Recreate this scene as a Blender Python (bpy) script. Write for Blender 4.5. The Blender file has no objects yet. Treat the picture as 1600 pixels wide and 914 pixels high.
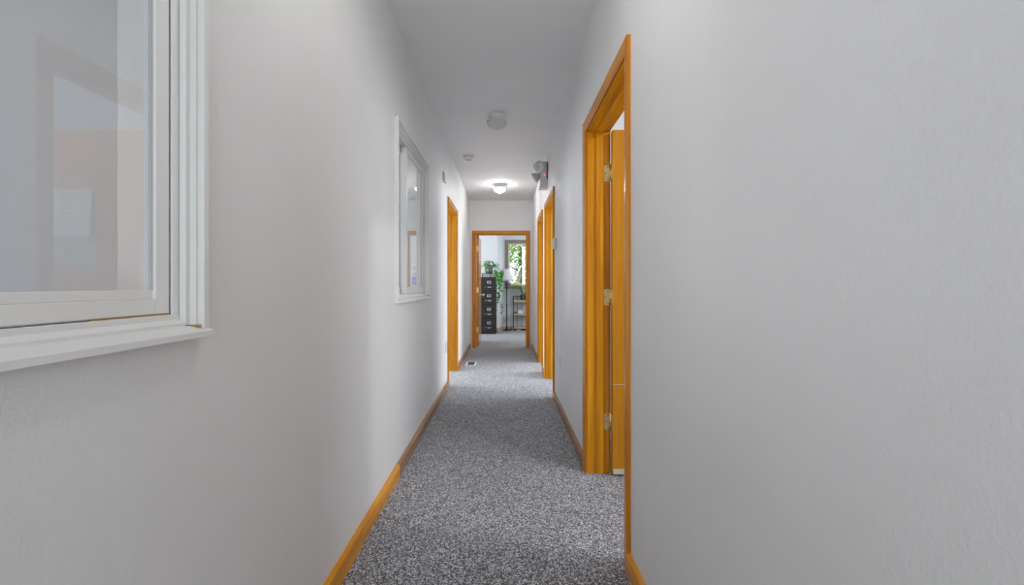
import bpy, bmesh, math, random
from mathutils import Vector, Matrix

R = math.radians
PI = math.pi
scene = bpy.context.scene
COL = scene.collection

# ------------------------------------------------------------------ camera
CZ = 1.125                                   # lens height above the carpet
cam_d = bpy.data.cameras.new('camera')
cam = bpy.data.objects.new('camera', cam_d)
COL.objects.link(cam)
cam.location = (0, 0, CZ)
cam.rotation_euler = (R(90), 0, 0)
cam_d.sensor_width = 36.0
cam_d.lens = 36.0 * 700 / 1600
cam_d.shift_x = 11 / 1600
cam_d.shift_y = -11 / 1600
cam_d.clip_start = 0.02
scene.camera = cam

# ------------------------------------------------------------------ world, sun, exposure
world = bpy.data.worlds.new('overcast_sky')
scene.world = world
world.use_nodes = True
bg = world.node_tree.nodes['Background']
bg.inputs[0].default_value = (0.86, 0.93, 1.0, 1)
bg.inputs[1].default_value = 1.7

sun_d = bpy.data.lights.new('sun', 'SUN')
sun_d.energy = 5.0
sun_d.angle = R(3)
sun_d.color = (1.0, 0.95, 0.86)
sun = bpy.data.objects.new('sun', sun_d)
COL.objects.link(sun)
sun.rotation_euler = (R(48), 0, R(-28))       # shines from behind the building onto the garden


def daylight(name, loc, rot, sx, sy, power, color=(1, 1, 1)):
    """area light in place of daylight, set in an added, unseen window opening"""
    d = bpy.data.lights.new(name, 'AREA')
    d.shape = 'RECTANGLE'
    d.size, d.size_y = sx, sy
    d.energy = power
    d.color = color
    o = bpy.data.objects.new(name, d)
    COL.objects.link(o)
    o.location = loc
    o.rotation_euler = rot
    return o


COOL = (0.93, 0.97, 1.0)
daylight('light_panel_booth', (-3.55, -0.8, 1.6), (0, R(-90), 0), 1.2, 1.6, 14)
daylight('light_panel_office', (-3.55, 3.1, 1.6), (0, R(-90), 0), 1.2, 1.6, 30, COOL)
daylight('light_panel_side_room', (-3.55, 5.6, 1.6), (0, R(-90), 0), 1.2, 1.6, 90, COOL)
daylight('light_panel_exam_room', (3.55, 1.6, 1.6), (0, R(90), 0), 1.2, 2.0, 30, COOL)
daylight('light_panel_second_room', (3.55, 4.7, 1.6), (0, R(90), 0), 1.2, 1.5, 78, COOL)
daylight('light_panel_third_room', (3.55, 6.5, 1.6), (0, R(90), 0), 1.2, 1.4, 100, COOL)
daylight('light_panel_far_office_side', (-2.42, 9.4, 1.6), (0, R(-90), 0), 1.2, 2.0, 34, COOL)
daylight('light_panel_far_office_side', (2.42, 9.4, 1.6), (0, R(90), 0), 1.2, 2.0, 24, COOL)  # added fill for the window wall and floor
daylight('fill_panel_rear', (-0.07, -2.15, 1.3), (R(90), 0, 0), 0.9, 1.9, 12, COOL)  # added fill from behind the lens for the lower walls

vs = scene.view_settings
vs.view_transform = 'Standard'
vs.look = 'None'
vs.gamma = 1.0
vs.use_curve_mapping = False
vs.exposure = 0.35
LAMP_EMIT = (52.0, 40.0, 190.0)                     # bulb by the end wall, bulb overhead, bulb in the room behind the open door

scene.cycles.use_denoising = True
scene.cycles.max_bounces = 9
scene.cycles.diffuse_bounces = 5
scene.cycles.use_adaptive_sampling = True
scene.cycles.adaptive_threshold = 0.03
scene.cycles.sample_clamp_indirect = 6.0


# ------------------------------------------------------------------ material helpers
def new_mat(name):
    m = bpy.data.materials.new(name)
    m.use_nodes = True
    nt = m.node_tree
    return m, nt, nt.nodes['Principled BSDF']


def nd(nt, typ, **kw):
    n = nt.nodes.new(typ)
    for k, v in kw.items():
        setattr(n, k, v)
    return n


def coords(nt, scale=(1, 1, 1), rnd=True):
    tc = nd(nt, 'ShaderNodeTexCoord')
    mp = nd(nt, 'ShaderNodeMapping')
    mp.inputs['Scale'].default_value = scale
    nt.links.new(tc.outputs['Object'], mp.inputs['Vector'])
    if rnd:
        oi = nd(nt, 'ShaderNodeObjectInfo')
        mu = nd(nt, 'ShaderNodeMath', operation='MULTIPLY')
        mu.inputs[1].default_value = 37.0
        nt.links.new(oi.outputs['Random'], mu.inputs[0])
        nt.links.new(mu.outputs[0], mp.inputs['Location'])
    return mp.outputs['Vector']


def noise(nt, vec, scale, detail=3, rough=0.5):
    n = nd(nt, 'ShaderNodeTexNoise')
    n.inputs['Scale'].default_value = scale
    n.inputs['Detail'].default_value = detail
    n.inputs['Roughness'].default_value = rough
    nt.links.new(vec, n.inputs['Vector'])
    return n.outputs['Fac']


def ramp(nt, fac, stops):
    r = nd(nt, 'ShaderNodeValToRGB')
    el = r.color_ramp.elements
    while len(el) < len(stops):
        el.new(0.5)
    for e, (p, c) in zip(el, stops):
        e.position = p
        e.color = (c[0], c[1], c[2], 1)
    nt.links.new(fac, r.inputs['Fac'])
    return r.outputs['Color']


def mixc(nt, fac, a, b, mode='MIX'):
    m = nd(nt, 'ShaderNodeMix', data_type='RGBA', blend_type=mode)
    for sock, v in ((m.inputs[0], fac), (m.inputs[6], a), (m.inputs[7], b)):
        if hasattr(v, 'is_linked'):
            nt.links.new(v, sock)
        else:
            sock.default_value = v if not isinstance(v, tuple) else (v[0], v[1], v[2], 1)
    return m.outputs[2]


def bump(nt, bsdf, height, strength, dist):
    b = nd(nt, 'ShaderNodeBump')
    b.inputs['Strength'].default_value = strength
    b.inputs['Distance'].default_value = dist
    nt.links.new(height, b.inputs['Height'])
    nt.links.new(b.outputs['Normal'], bsdf.inputs['Normal'])


def plain(name, col, rough=0.5, metal=0.0, vary=0.04, bump_s=0.0, bump_scale=200.0):
    m, nt, b = new_mat(name)
    v = coords(nt)
    n = noise(nt, v, 14, 3)
    lo = tuple(c * (1 - vary) for c in col)
    hi = tuple(min(1, c * (1 + vary)) for c in col)
    nt.links.new(ramp(nt, n, [(0.3, lo), (0.7, hi)]), b.inputs['Base Color'])
    b.inputs['Roughness'].default_value = rough
    b.inputs['Metallic'].default_value = metal
    if bump_s:
        bump(nt, b, noise(nt, v, bump_scale, 2), bump_s, 0.002)
    return m


def paint(name, col, rough, peel, scuffs=False):
    m, nt, b = new_mat(name)
    v = coords(nt, rnd=False)
    big = noise(nt, v, 1.3, 4, 0.6)
    base = ramp(nt, big, [(0.3, tuple(c * 0.97 for c in col)), (0.7, tuple(c * 1.02 for c in col))])
    if scuffs:
        sv = coords(nt, (1.0, 3.0, 9.0), rnd=False)
        s1 = noise(nt, sv, 2.4, 6, 0.72)
        mask = ramp(nt, s1, [(0.70, (0, 0, 0)), (0.76, (1, 1, 1))])
        f = nd(nt, 'ShaderNodeMath', operation='MULTIPLY')
        f.inputs[1].default_value = 0.16
        nt.links.new(mask, f.inputs[0])
        base = mixc(nt, f.outputs[0], base, (0.30, 0.30, 0.31))
    nt.links.new(base, b.inputs['Base Color'])
    b.inputs['Roughness'].default_value = rough
    b.inputs['Specular IOR Level'].default_value = 0.35
    if peel:
        bump(nt, b, noise(nt, v, 130, 3, 0.55), peel, 0.003)
    return m


def wood(name, axis, light, dark, rough=0.24, knots=False, fine=1.0, contrast=1.0):
    """varnished softwood; the grain runs along the given axis (0 X, 1 Y, 2 Z)"""
    m, nt, b = new_mat(name)
    sc = [26.0, 26.0, 26.0]
    sc[axis] = 1.3
    v = coords(nt, tuple(sc))
    g1 = noise(nt, v, 1.0 * fine, 4, 0.6)
    sc2 = [150.0, 150.0, 150.0]
    sc2[axis] = 3.0
    g2 = noise(nt, coords(nt, tuple(sc2)), 1.0, 2, 0.5)
    mid = tuple((a * 0.55 + c * 0.45) for a, c in zip(light, dark))
    w = 0.22 / contrast
    c1 = ramp(nt, g1, [(0.5 - w, dark), (0.5, mid), (0.5 + w, light)])
    c2 = ramp(nt, g2, [(0.3, (0.82, 0.76, 0.60)), (0.65, (1, 1, 1))])
    col = mixc(nt, 0.7, c1, c2, 'MULTIPLY')
    if knots:
        vo = nd(nt, 'ShaderNodeTexVoronoi', feature='F1')
        vo.inputs['Scale'].default_value = 1.0
        ks = [5.0, 5.0, 5.0]
        ks[axis] = 1.5
        nt.links.new(coords(nt, tuple(ks)), vo.inputs['Vector'])
        k = ramp(nt, vo.outputs['Distance'], [(0.06, (1, 1, 1)), (0.17, (0, 0, 0))])
        col = mixc(nt, k, col, tuple(c * 0.3 for c in dark))
    nt.links.new(col, b.inputs['Base Color'])
    b.inputs['Roughness'].default_value = rough
    b.inputs['Coat Weight'].default_value = 0.10
    b.inputs['Coat Roughness'].default_value = 0.15
    b.inputs['Specular IOR Level'].default_value = 0.25
    bump(nt, b, g2, 0.08, 0.001)
    return m


def carpet(name):
    m, nt, b = new_mat(name)
    v = coords(nt, rnd=False)
    vo = nd(nt, 'ShaderNodeTexVoronoi', feature='F1')
    vo.inputs['Scale'].default_value = 215
    vo.inputs['Randomness'].default_value = 0.9
    nt.links.new(v, vo.inputs['Vector'])
    sep = nd(nt, 'ShaderNodeSeparateColor')
    nt.links.new(vo.outputs['Color'], sep.inputs['Color'])
    fleck = ramp(nt, sep.outputs[0], [(0.0, (0.035, 0.038, 0.047)), (0.30, (0.095, 0.100, 0.118)),
                                      (0.60, (0.27, 0.279, 0.308)), (0.82, (0.62, 0.635, 0.67)), (1.0, (0.90, 0.90, 0.90))])
    big = noise(nt, v, 2.2, 4, 0.6)
    tone = ramp(nt, big, [(0.3, (0.88, 0.88, 0.90)), (0.7, (1, 1, 1))])
    nt.links.new(mixc(nt, 1.0, fleck, tone, 'MULTIPLY'), b.inputs['Base Color'])
    b.inputs['Roughness'].default_value = 0.95
    b.inputs['Specular IOR Level'].default_value = 0.1
    b.inputs['Sheen Weight'].default_value = 0.25
    bump(nt, b, vo.outputs['Distance'], 0.55, 0.006)
    return m


def glass_mat(name, tint=(1, 1, 1), gain=2.0):
    """clear pane: both surfaces' mirror reflection on the outward face, the rest passes straight through"""
    m = bpy.data.materials.new(name)
    m.use_nodes = True
    nt = m.node_tree
    nt.nodes.clear()
    out = nd(nt, 'ShaderNodeOutputMaterial')
    mix = nd(nt, 'ShaderNodeMixShader')
    tr = nd(nt, 'ShaderNodeBsdfTransparent')
    tr.inputs[0].default_value = (tint[0], tint[1], tint[2], 1)
    gl = nd(nt, 'ShaderNodeBsdfGlossy')
    gl.inputs['Roughness'].default_value = 0.0
    fr = nd(nt, 'ShaderNodeFresnel')
    fr.inputs['IOR'].default_value = 1.5
    ge = nd(nt, 'ShaderNodeNewGeometry')
    inv = nd(nt, 'ShaderNodeMath', operation='SUBTRACT')
    inv.inputs[0].default_value = gain
    mb = nd(nt, 'ShaderNodeMath', operation='MULTIPLY')
    mb.inputs[1].default_value = gain
    nt.links.new(ge.outputs['Backfacing'], mb.inputs[0])
    nt.links.new(mb.outputs[0], inv.inputs[1])
    mu = nd(nt, 'ShaderNodeMath', operation='MULTIPLY', use_clamp=True)
    nt.links.new(fr.outputs[0], mu.inputs[0])
    nt.links.new(inv.outputs[0], mu.inputs[1])
    nt.links.new(mu.outputs[0], mix.inputs[0])
    nt.links.new(tr.outputs[0], mix.inputs[1])
    nt.links.new(gl.outputs[0], mix.inputs[2])
    nt.links.new(mix.outputs[0], out.inputs[0])
    return m


def emit_mat(name, col, strength):
    m, nt, b = new_mat(name)
    b.inputs['Base Color'].default_value = (0.9, 0.9, 0.9, 1)
    b.inputs['Emission Color'].default_value = (col[0], col[1], col[2], 1)
    b.inputs['Emission Strength'].default_value = strength
    return m


def leafy(name, a, b_, rough=0.45, trans=0.25):
    m, nt, b = new_mat(name)
    n = noise(nt, coords(nt), 30, 2)
    nt.links.new(ramp(nt, n, [(0.35, a), (0.65, b_)]), b.inputs['Base Color'])
    b.inputs['Roughness'].default_value = rough
    b.inputs['Subsurface Weight'].default_value = 0.0
    return m


PINE_L, PINE_D = (0.90, 0.42, 0.014), (0.54, 0.185, 0.005)
CASE_L, CASE_D = (0.70, 0.285, 0.016), (0.42, 0.135, 0.006)  # casings: darker, redder copy of the pine, shade put into the colour
M = dict(
    wall=paint('wall_paint', (0.77, 0.772, 0.776), 0.55, 0.35, True),
    roomwall=paint('room_wall_paint', (0.70, 0.725, 0.755), 0.6, 0.2),
    ceil=paint('ceiling_paint', (0.82, 0.82, 0.825), 0.8, 0.15),
    white=paint('white_trim_paint', (0.80, 0.80, 0.79), 0.38, 0.0),
    carpet=carpet('carpet_loops'),
    woodx=wood('pine_across', 0, PINE_L, PINE_D),
    woody=wood('pine_along', 1, PINE_L, PINE_D),
    woodz=wood('pine_upright', 2, PINE_L, PINE_D),
    brownpine=wood('pine_floor_sheen', 1, (0.40, 0.21, 0.10), (0.27, 0.13, 0.06)),  # farther baseboards: dulling by floor reflection put into the pine colour
    casex=wood('casing_pine_across', 0, CASE_L, CASE_D),
    casey=wood('casing_pine_along', 1, CASE_L, CASE_D),
    casez=wood('casing_pine_upright', 2, CASE_L, CASE_D),
    knotz=wood('knotty_pine_upright', 2, (0.72, 0.32, 0.020), (0.48, 0.165, 0.008), knots=True),
    knoty=wood('knotty_pine_along', 1, (0.72, 0.32, 0.020), (0.48, 0.165, 0.008)),
    veneer=wood('door_veneer', 2, (0.68, 0.30, 0.014), (0.52, 0.20, 0.007), rough=0.3, contrast=0.8),
    veneerd=wood('far_door_veneer', 2, (0.56, 0.30, 0.12), (0.41, 0.20, 0.07), rough=0.22),
    greywood=wood('weathered_window_wood', 2, (0.36, 0.285, 0.235), (0.22, 0.165, 0.135), rough=0.5),
    palewood=wood('pale_shelf_wood', 0, (0.62, 0.52, 0.36), (0.46, 0.36, 0.23), rough=0.5),
    brass=plain('brass', (0.80, 0.62, 0.30), 0.28, 1.0),
    screw=plain('dark_screw', (0.10, 0.07, 0.04), 0.45, 0.8),
    steel=plain('satin_steel', (0.75, 0.75, 0.76), 0.25, 1.0),
    alu=plain('aluminium_shoe', (0.78, 0.74, 0.62), 0.35, 0.3),
    caulk=plain('aged_caulk', (0.42, 0.27, 0.09), 0.8),
    gap=plain('dark_track', (0.10, 0.08, 0.06), 0.8),
    glass=glass_mat('clear_pane'),
    plastic=plain('white_plastic', (0.74, 0.74, 0.73), 0.4),
    greyplastic=plain('grey_plastic', (0.42, 0.43, 0.43), 0.45),
    paleplastic=plain('pale_grey_plastic', (0.58, 0.58, 0.58), 0.4),
    darkgrey=plain('dark_grey_enamel', (0.10, 0.10, 0.105), 0.5),
    emplastic=plain('emergency_grey_plastic', (0.56, 0.57, 0.57), 0.45),
    dark=plain('dark_slot', (0.03, 0.03, 0.03), 0.6),
    black=plain('black_steel', (0.017, 0.016, 0.018), 0.5, 0.0),
    blackmetal=plain('black_metal', (0.03, 0.028, 0.027), 0.35, 0.3),
    lamp_end=emit_mat('lit_opal_glass', (1.0, 0.985, 0.955), LAMP_EMIT[0]),
    lamp_near=emit_mat('lit_opal_glass_overhead', (1.0, 0.985, 0.955), LAMP_EMIT[1]),
    lamp_room=emit_mat('lit_opal_glass_room', (1.0, 0.985, 0.955), LAMP_EMIT[2]),
    lamp_off=plain('unlit_opal_glass', (0.60, 0.60, 0.60), 0.12),
    led=emit_mat('red_indicator', (1.0, 0.05, 0.05), 3.0),
    reflector=plain('ribbed_lens', (0.70, 0.70, 0.69), 0.2, 0.1, 0.25, 0.6, 300),
    paper=plain('white_paper', (0.82, 0.82, 0.82), 0.7),
    signpaper=plain('grey_sign_sheet', (0.50, 0.50, 0.48), 0.6),
    ink=plain('dark_ink', (0.06, 0.06, 0.06), 0.6),
    whitevinyl=plain('white_vinyl', (0.85, 0.85, 0.85), 0.5),
    shade=plain('white_lampshade', (0.78, 0.76, 0.80), 0.8, bump_s=0.2),
    leaf1=leafy('pothos_leaf', (0.03, 0.20, 0.035), (0.12, 0.42, 0.06)),
    leaf2=leafy('pale_leaf', (0.20, 0.42, 0.16), (0.52, 0.72, 0.42)),
    leaf3=leafy('garden_leaf', (0.10, 0.28, 0.05), (0.42, 0.62, 0.16), 0.7),
    leaf4=leafy('garden_dark_leaf', (0.05, 0.16, 0.08), (0.18, 0.36, 0.20), 0.7),
    leaf5=leafy('garden_pale_leaf', (0.40, 0.46, 0.28), (0.80, 0.80, 0.60), 0.7),
    bark=plain('bark', (0.14, 0.10, 0.07), 0.9, vary=0.3, bump_s=0.5, bump_scale=40),
    lawn=plain('lawn', (0.14, 0.26, 0.07), 0.95, vary=0.35, bump_s=0.6, bump_scale=60),
    soil=plain('potting_soil', (0.05, 0.035, 0.025), 0.95),
    stem=plain('green_stem', (0.10, 0.22, 0.06), 0.6),
    bottleglass=plain('smoky_glass', (0.10, 0.13, 0.12), 0.08),
    paleglass=plain('pale_green_glass', (0.50, 0.58, 0.54), 0.1),
    blue=plain('blue_wrap', (0.04, 0.38, 0.66), 0.45),
    purple=plain('purple_wrap', (0.52, 0.22, 0.66), 0.45),
    paleblue=plain('pale_blue_pump', (0.30, 0.50, 0.66), 0.4),
    lime=plain('pale_yellow_ceramic', (0.72, 0.76, 0.36), 0.3),
    greypot=plain('grey_ceramic', (0.33, 0.31, 0.33), 0.4),
    exterior=plain('outer_wall', (0.6, 0.6, 0.6), 0.9),
    rust=plain('terracotta_brown', (0.30, 0.13, 0.07), 0.7),
)


# ------------------------------------------------------------------ mesh helpers
def link(name, me, mat, parent=None, smooth=False, bevel=0.0):
    o = bpy.data.objects.new(name, me)
    COL.objects.link(o)
    if mat is not None:
        me.materials.append(M[mat] if isinstance(mat, str) else mat)
    if parent is not None:
        o.parent = parent
    if smooth:
        for p in me.polygons:
            p.use_smooth = True
    if bevel:
        md = o.modifiers.new('edges', 'BEVEL')
        md.width = bevel
        md.segments = 2
        md.limit_method = 'ANGLE'
    return o


def build(name, bm, mat, parent=None, smooth=False, bevel=0.0):
    bmesh.ops.recalc_face_normals(bm, faces=bm.faces)
    me = bpy.data.meshes.new(name)
    bm.to_mesh(me)
    bm.free()
    return link(name, me, mat, parent, smooth, bevel)


def add_box(bm, x0, x1, y0, y1, z0, z1):
    v = [bm.verts.new((x, y, z)) for x in (x0, x1) for y in (y0, y1) for z in (z0, z1)]
    for f in ((0, 1, 3, 2), (4, 6, 7, 5), (0, 4, 5, 1), (2, 3, 7, 6), (0, 2, 6, 4), (1, 5, 7, 3)):
        bm.faces.new([v[i] for i in f])
    return v


def box(name, x0, x1, y0, y1, z0, z1, mat, parent=None, bevel=0.0):
    bm = bmesh.new()
    add_box(bm, x0, x1, y0, y1, z0, z1)
    return build(name, bm, mat, parent, bevel=bevel)


def add_loft(bm, rings, cap=True, closed=True):
    vr = [[bm.verts.new(p) for p in r] for r in rings]
    n = len(vr[0])
    for a, b in zip(vr, vr[1:]):
        for i in range(n if closed else n - 1):
            j = (i + 1) % n
            bm.faces.new((a[i], a[j], b[j], b[i]))
    if cap:
        bm.faces.new(list(reversed(vr[0])))
        bm.faces.new(vr[-1])
    return vr


def add_lathe(bm, prof, center=(0, 0, 0), n=24, axis=None):
    """prof: (radius, height) pairs; turned about Z, or about the given axis vector"""
    q = Vector((0, 0, 1)).rotation_difference(Vector(axis)) if axis is not None else None
    c = Vector(center)
    rings = []
    for r, h in prof:
        ring = []
        for i in range(n):
            a = 2 * PI * i / n
            p = Vector((max(r, 1e-4) * math.cos(a), max(r, 1e-4) * math.sin(a), h))
            ring.append(c + (q @ p if q else p))
        rings.append(ring)
    add_loft(bm, rings)


def lathe(name, prof, center, mat, parent=None, n=24, axis=None, smooth=True):
    bm = bmesh.new()
    add_lathe(bm, prof, center, n, axis)
    return build(name, bm, mat, parent, smooth)


def add_tube(bm, pts, r, n=8):
    pts = [Vector(p) for p in pts]
    rings = []
    for i, p in enumerate(pts):
        a = pts[max(0, i - 1)]
        b = pts[min(len(pts) - 1, i + 1)]
        q = Vector((0, 0, 1)).rotation_difference((b - a).normalized())
        rr = r[i] if isinstance(r, (list, tuple)) else r
        rings.append([p + q @ Vector((rr * math.cos(2 * PI * k / n), rr * math.sin(2 * PI * k / n), 0)) for k in range(n)])
    add_loft(bm, rings)


def tube(name, pts, r, mat, parent=None, n=8):
    bm = bmesh.new()
    add_tube(bm, pts, r, n)
    return build(name, bm, mat, parent, True)


def empty(name, loc=(0, 0, 0)):
    o = bpy.data.objects.new(name, None)
    COL.objects.link(o)
    o.empty_display_size = 0.05
    o.location = loc
    return o


def tag(o, label, cat, group=None, kind=None):
    o['label'] = label
    o['category'] = cat
    if group:
        o['group'] = group
    if kind:
        o['kind'] = kind
    return o


def struct(o, label, cat):
    return tag(o, label, cat, kind='structure')


def grid_wall(name, axis, d0, d1, u0, u1, z0, z1, holes, mat):
    """solid wall between depths d0..d1 with rectangular openings; axis 'x': faces X, runs along Y"""
    us = sorted({u0, u1, *[h[0] for h in holes], *[h[1] for h in holes]})
    zs = sorted({z0, z1, *[h[2] for h in holes], *[h[3] for h in holes]})

    def solid(i, j):
        if i < 0 or j < 0 or i >= len(us) - 1 or j >= len(zs) - 1:
            return False
        cu, cz = (us[i] + us[i + 1]) / 2, (zs[j] + zs[j + 1]) / 2
        return not any(h[0] < cu < h[1] and h[2] < cz < h[3] for h in holes)

    def P(d, u, z):
        return (d, u, z) if axis == 'x' else (u, d, z)
    bm = bmesh.new()
    cache = {}

    def V(*p):
        if p not in cache:
            cache[p] = bm.verts.new(P(*p))
        return cache[p]
    for i in range(len(us) - 1):
        for j in range(len(zs) - 1):
            if not solid(i, j):
                continue
            a, b, c, d = us[i], us[i + 1], zs[j], zs[j + 1]
            for dd in (d0, d1):
                bm.faces.new((V(dd, a, c), V(dd, b, c), V(dd, b, d), V(dd, a, d)))
            for (ni, nj, p, q) in ((i - 1, j, (a, c), (a, d)), (i + 1, j, (b, c), (b, d)), (i, j - 1, (a, c), (b, c)), (i, j + 1, (a, d), (b, d))):
                if not solid(ni, nj):
                    bm.faces.new((V(d0, *p), V(d0, *q), V(d1, *q), V(d1, *p)))
    return build(name, bm, mat)


# ------------------------------------------------------------------ plan of the place
XL, XR, WT = 0.637, 0.493, 0.13               # hall side walls from the lens axis, wall thickness
YE = 8.07                                     # end wall
ZC = CZ + 1.53                                # ceiling
CT = CZ + 0.985                               # top of the door casings
CW = 0.057
YB = -2.2
OUT = 3.6
CEIL_T = 0.12
W1 = (-0.16, 0.9348)                          # window 1 outer edges along the hall
W2 = (2.595, 3.69)
WTOP = CZ + 0.985
D1 = (1.756, 2.748)
D2 = (4.45, 5.46)
D3 = (5.80, 6.60)
D4 = (4.96, 5.94)                             # cased doorway in the wall with the windows
D5 = (-0.59, 0.452)                           # doorway at the end (X range)
YF = 11.45                                    # far office window wall


def hole_for(d):
    return (d[0] + CW - 0.015, d[1] - CW + 0.015, -0.05, CT - CW + 0.015)


# ------------------------------------------------------------------ structure
bm = bmesh.new()
add_box(bm, -OUT - .13, OUT + .13, YB - .13, YF + .25, -0.08, 0.0)
struct(build('floor', bm, 'carpet'), 'salt and pepper grey loop pile carpet running down the hall', 'floor')
bm = bmesh.new()
add_box(bm, -OUT - .13, OUT + .13, YB - .13, YF + .25, ZC, ZC + CEIL_T)
struct(build('ceiling', bm, 'ceil'), 'smooth pale grey painted hall ceiling', 'ceiling')

win_z0 = CZ - 0.094
struct(grid_wall('wall_left', 'x', -XL - WT, -XL, YB, YE, -0.02, ZC,
                 [(W1[0] + .006, W1[1] - .006, win_z0, WTOP - .006), (W2[0] + .006, W2[1] - .006, win_z0, WTOP - .006), hole_for(D4)], 'wall'),
       'pale grey hall wall holding two white sliding windows', 'wall')
struct(grid_wall('wall_right', 'x', XR, XR + WT, YB, YE, -0.02, ZC, [hole_for(D1), hole_for(D2), hole_for(D3)], 'wall'),
       'pale grey hall wall with three orange pine doorways', 'wall')
struct(grid_wall('wall_end', 'y', YE, YE + WT, -OUT, OUT, -0.02, ZC, [hole_for(D5)], 'wall'),
       'pale grey wall closing the hall around the office doorway', 'wall')
struct(grid_wall('wall_back', 'y', YB - .13, YB, -OUT, OUT, -0.02, ZC, [(-0.55, 0.42, 0.25, 2.25)], 'roomwall'),
       'pale wall behind the hall with an opening added for a fill light', 'wall')
struct(grid_wall('wall_outer_left', 'x', -OUT - .13, -OUT, YB, YE, -0.02, ZC, [(-1.6, 0.0, 1.0, 2.2), (2.3, 3.9, 1.0, 2.2), (4.8, 6.4, 1.0, 2.2)], 'roomwall'),
       'outer wall of the rooms behind the sliding windows', 'wall')
struct(grid_wall('wall_outer_right', 'x', OUT, OUT + .13, YB, YE, -0.02, ZC, [(0.6, 2.6, 1.0, 2.2), (3.95, 5.45, 1.0, 2.2), (5.8, 7.2, 1.0, 2.2)], 'roomwall'),
       'outer wall of the rooms behind the pine doorways', 'wall')
for nm, x0, x1, y0, y1 in (('wall_partition_left', -OUT, -XL - WT, 4.5, 4.6),  ('wall_partition_right', XR + WT, OUT, 3.3, 3.4),
                           ('wall_partition_far', XR + WT, OUT, 5.62, 5.72)):
    struct(box(nm, x0, x1, y0, y1, -0.02, ZC, 'roomwall'), 'pale partition wall between two side rooms', 'wall')['group'] = 'partitions between side rooms'
struct(box('wall_partition_near', -OUT, -XL - WT, 1.70, 1.80, -0.02, ZC, 'wall'), 'pale grey partition wall seen through the near sliding window', 'wall')
# far office
WX0, WX1, WZ0, WZ1 = 0.0, 0.72, CZ - 0.085, CZ + 1.16
struct(grid_wall('wall_far', 'y', YF, YF + .16, -0.06, 2.6, -0.02, ZC, [(WX0, WX1, WZ0, WZ1)], 'roomwall'),
       'pale blue grey office wall around the garden window', 'wall')
struct(box('wall_far_left', -2.6, -0.19, 10.82, 10.98, -0.02, ZC, 'roomwall'), 'pale office wall behind the black filing cabinet', 'wall')
bm = bmesh.new()
add_loft(bm, [[(-0.19, 10.82, z), (-0.06 + .03, YF, z), (-0.06 + .03, YF + .16, z), (-0.19, 10.98, z)] for z in (-0.02, ZC)])
struct(build('wall_far_corner', bm, 'roomwall'), 'short slanted office wall between cabinet and window', 'wall')
struct(grid_wall('wall_far_right', 'x', 2.47, 2.6, YE + WT, YF, -0.02, ZC, [(8.4, 10.4, 1.0, 2.2)], 'roomwall'), 'plain side wall of the far office beyond the plant stand', 'wall')
struct(grid_wall('wall_far_side', 'x', -2.6, -2.47, YE + WT, 10.82, -0.02, ZC, [(8.4, 10.4, 1.0, 2.2)], 'roomwall'), 'side wall of the far office with an added window opening', 'wall')


# baseboards: face board with a small rounded top edge
def baseboard(name, side, xw, y0, y1, t, mat, label, h=0.078):
    bm = bmesh.new()
    prof = [(0, 0), (t, 0), (t, h - .010), (t * .8, h - .003), (t * .55, h), (0, h)]
    add_loft(bm, [[(side * (xw - p), y, z) for p, z in prof] for y in (y0, y1)])
    return struct(build(name, bm, mat), label, 'baseboard')


baseboard('baseboard_left', -1, XL, YB, 1.93, 0.022, 'woody', 'orange pine baseboard below the large near sliding window')
baseboard('baseboard_left', -1, XL, 1.932, 2.63, 0.0205, 'woody', 'short orange pine baseboard length just before the small sliding window', 0.0765)
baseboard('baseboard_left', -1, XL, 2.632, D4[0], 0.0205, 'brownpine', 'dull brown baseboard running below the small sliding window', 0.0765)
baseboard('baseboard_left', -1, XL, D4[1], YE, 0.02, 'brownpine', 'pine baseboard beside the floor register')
baseboard('baseboard_right', 1, XR, YB, D1[0], 0.017, 'woody', 'orange pine baseboard in front of the open door casing')
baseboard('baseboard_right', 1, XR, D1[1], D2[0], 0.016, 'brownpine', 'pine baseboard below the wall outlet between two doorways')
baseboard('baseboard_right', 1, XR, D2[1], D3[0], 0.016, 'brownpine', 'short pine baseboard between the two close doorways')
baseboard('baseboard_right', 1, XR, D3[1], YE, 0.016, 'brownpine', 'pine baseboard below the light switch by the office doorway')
bm = bmesh.new()
add_box(bm, -0.03, 2.45, YF - .014, YF, 0, 0.085)
struct(build('baseboard_far', bm, 'palewood'), 'pale wood baseboard below the garden window', 'baseboard')
bm = bmesh.new()
add_loft(bm, [[(-0.185, 10.80, z), (-0.03, YF - .02, z), (-0.04, YF, z), (-0.20, 10.82, z)] for z in (0, 0.085)])
struct(build('baseboard_far_corner', bm, 'palewood'), 'pale wood baseboard on the slanted wall beside the cabinet', 'baseboard')


# ------------------------------------------------------------------ doorways
CASING = [(0, 0), (0, .0095), (.005, .012), (.020, .0130), (.040, .0165), (.051, .018), (.056, .0165), (.057, .013), (.057, 0)]


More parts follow.
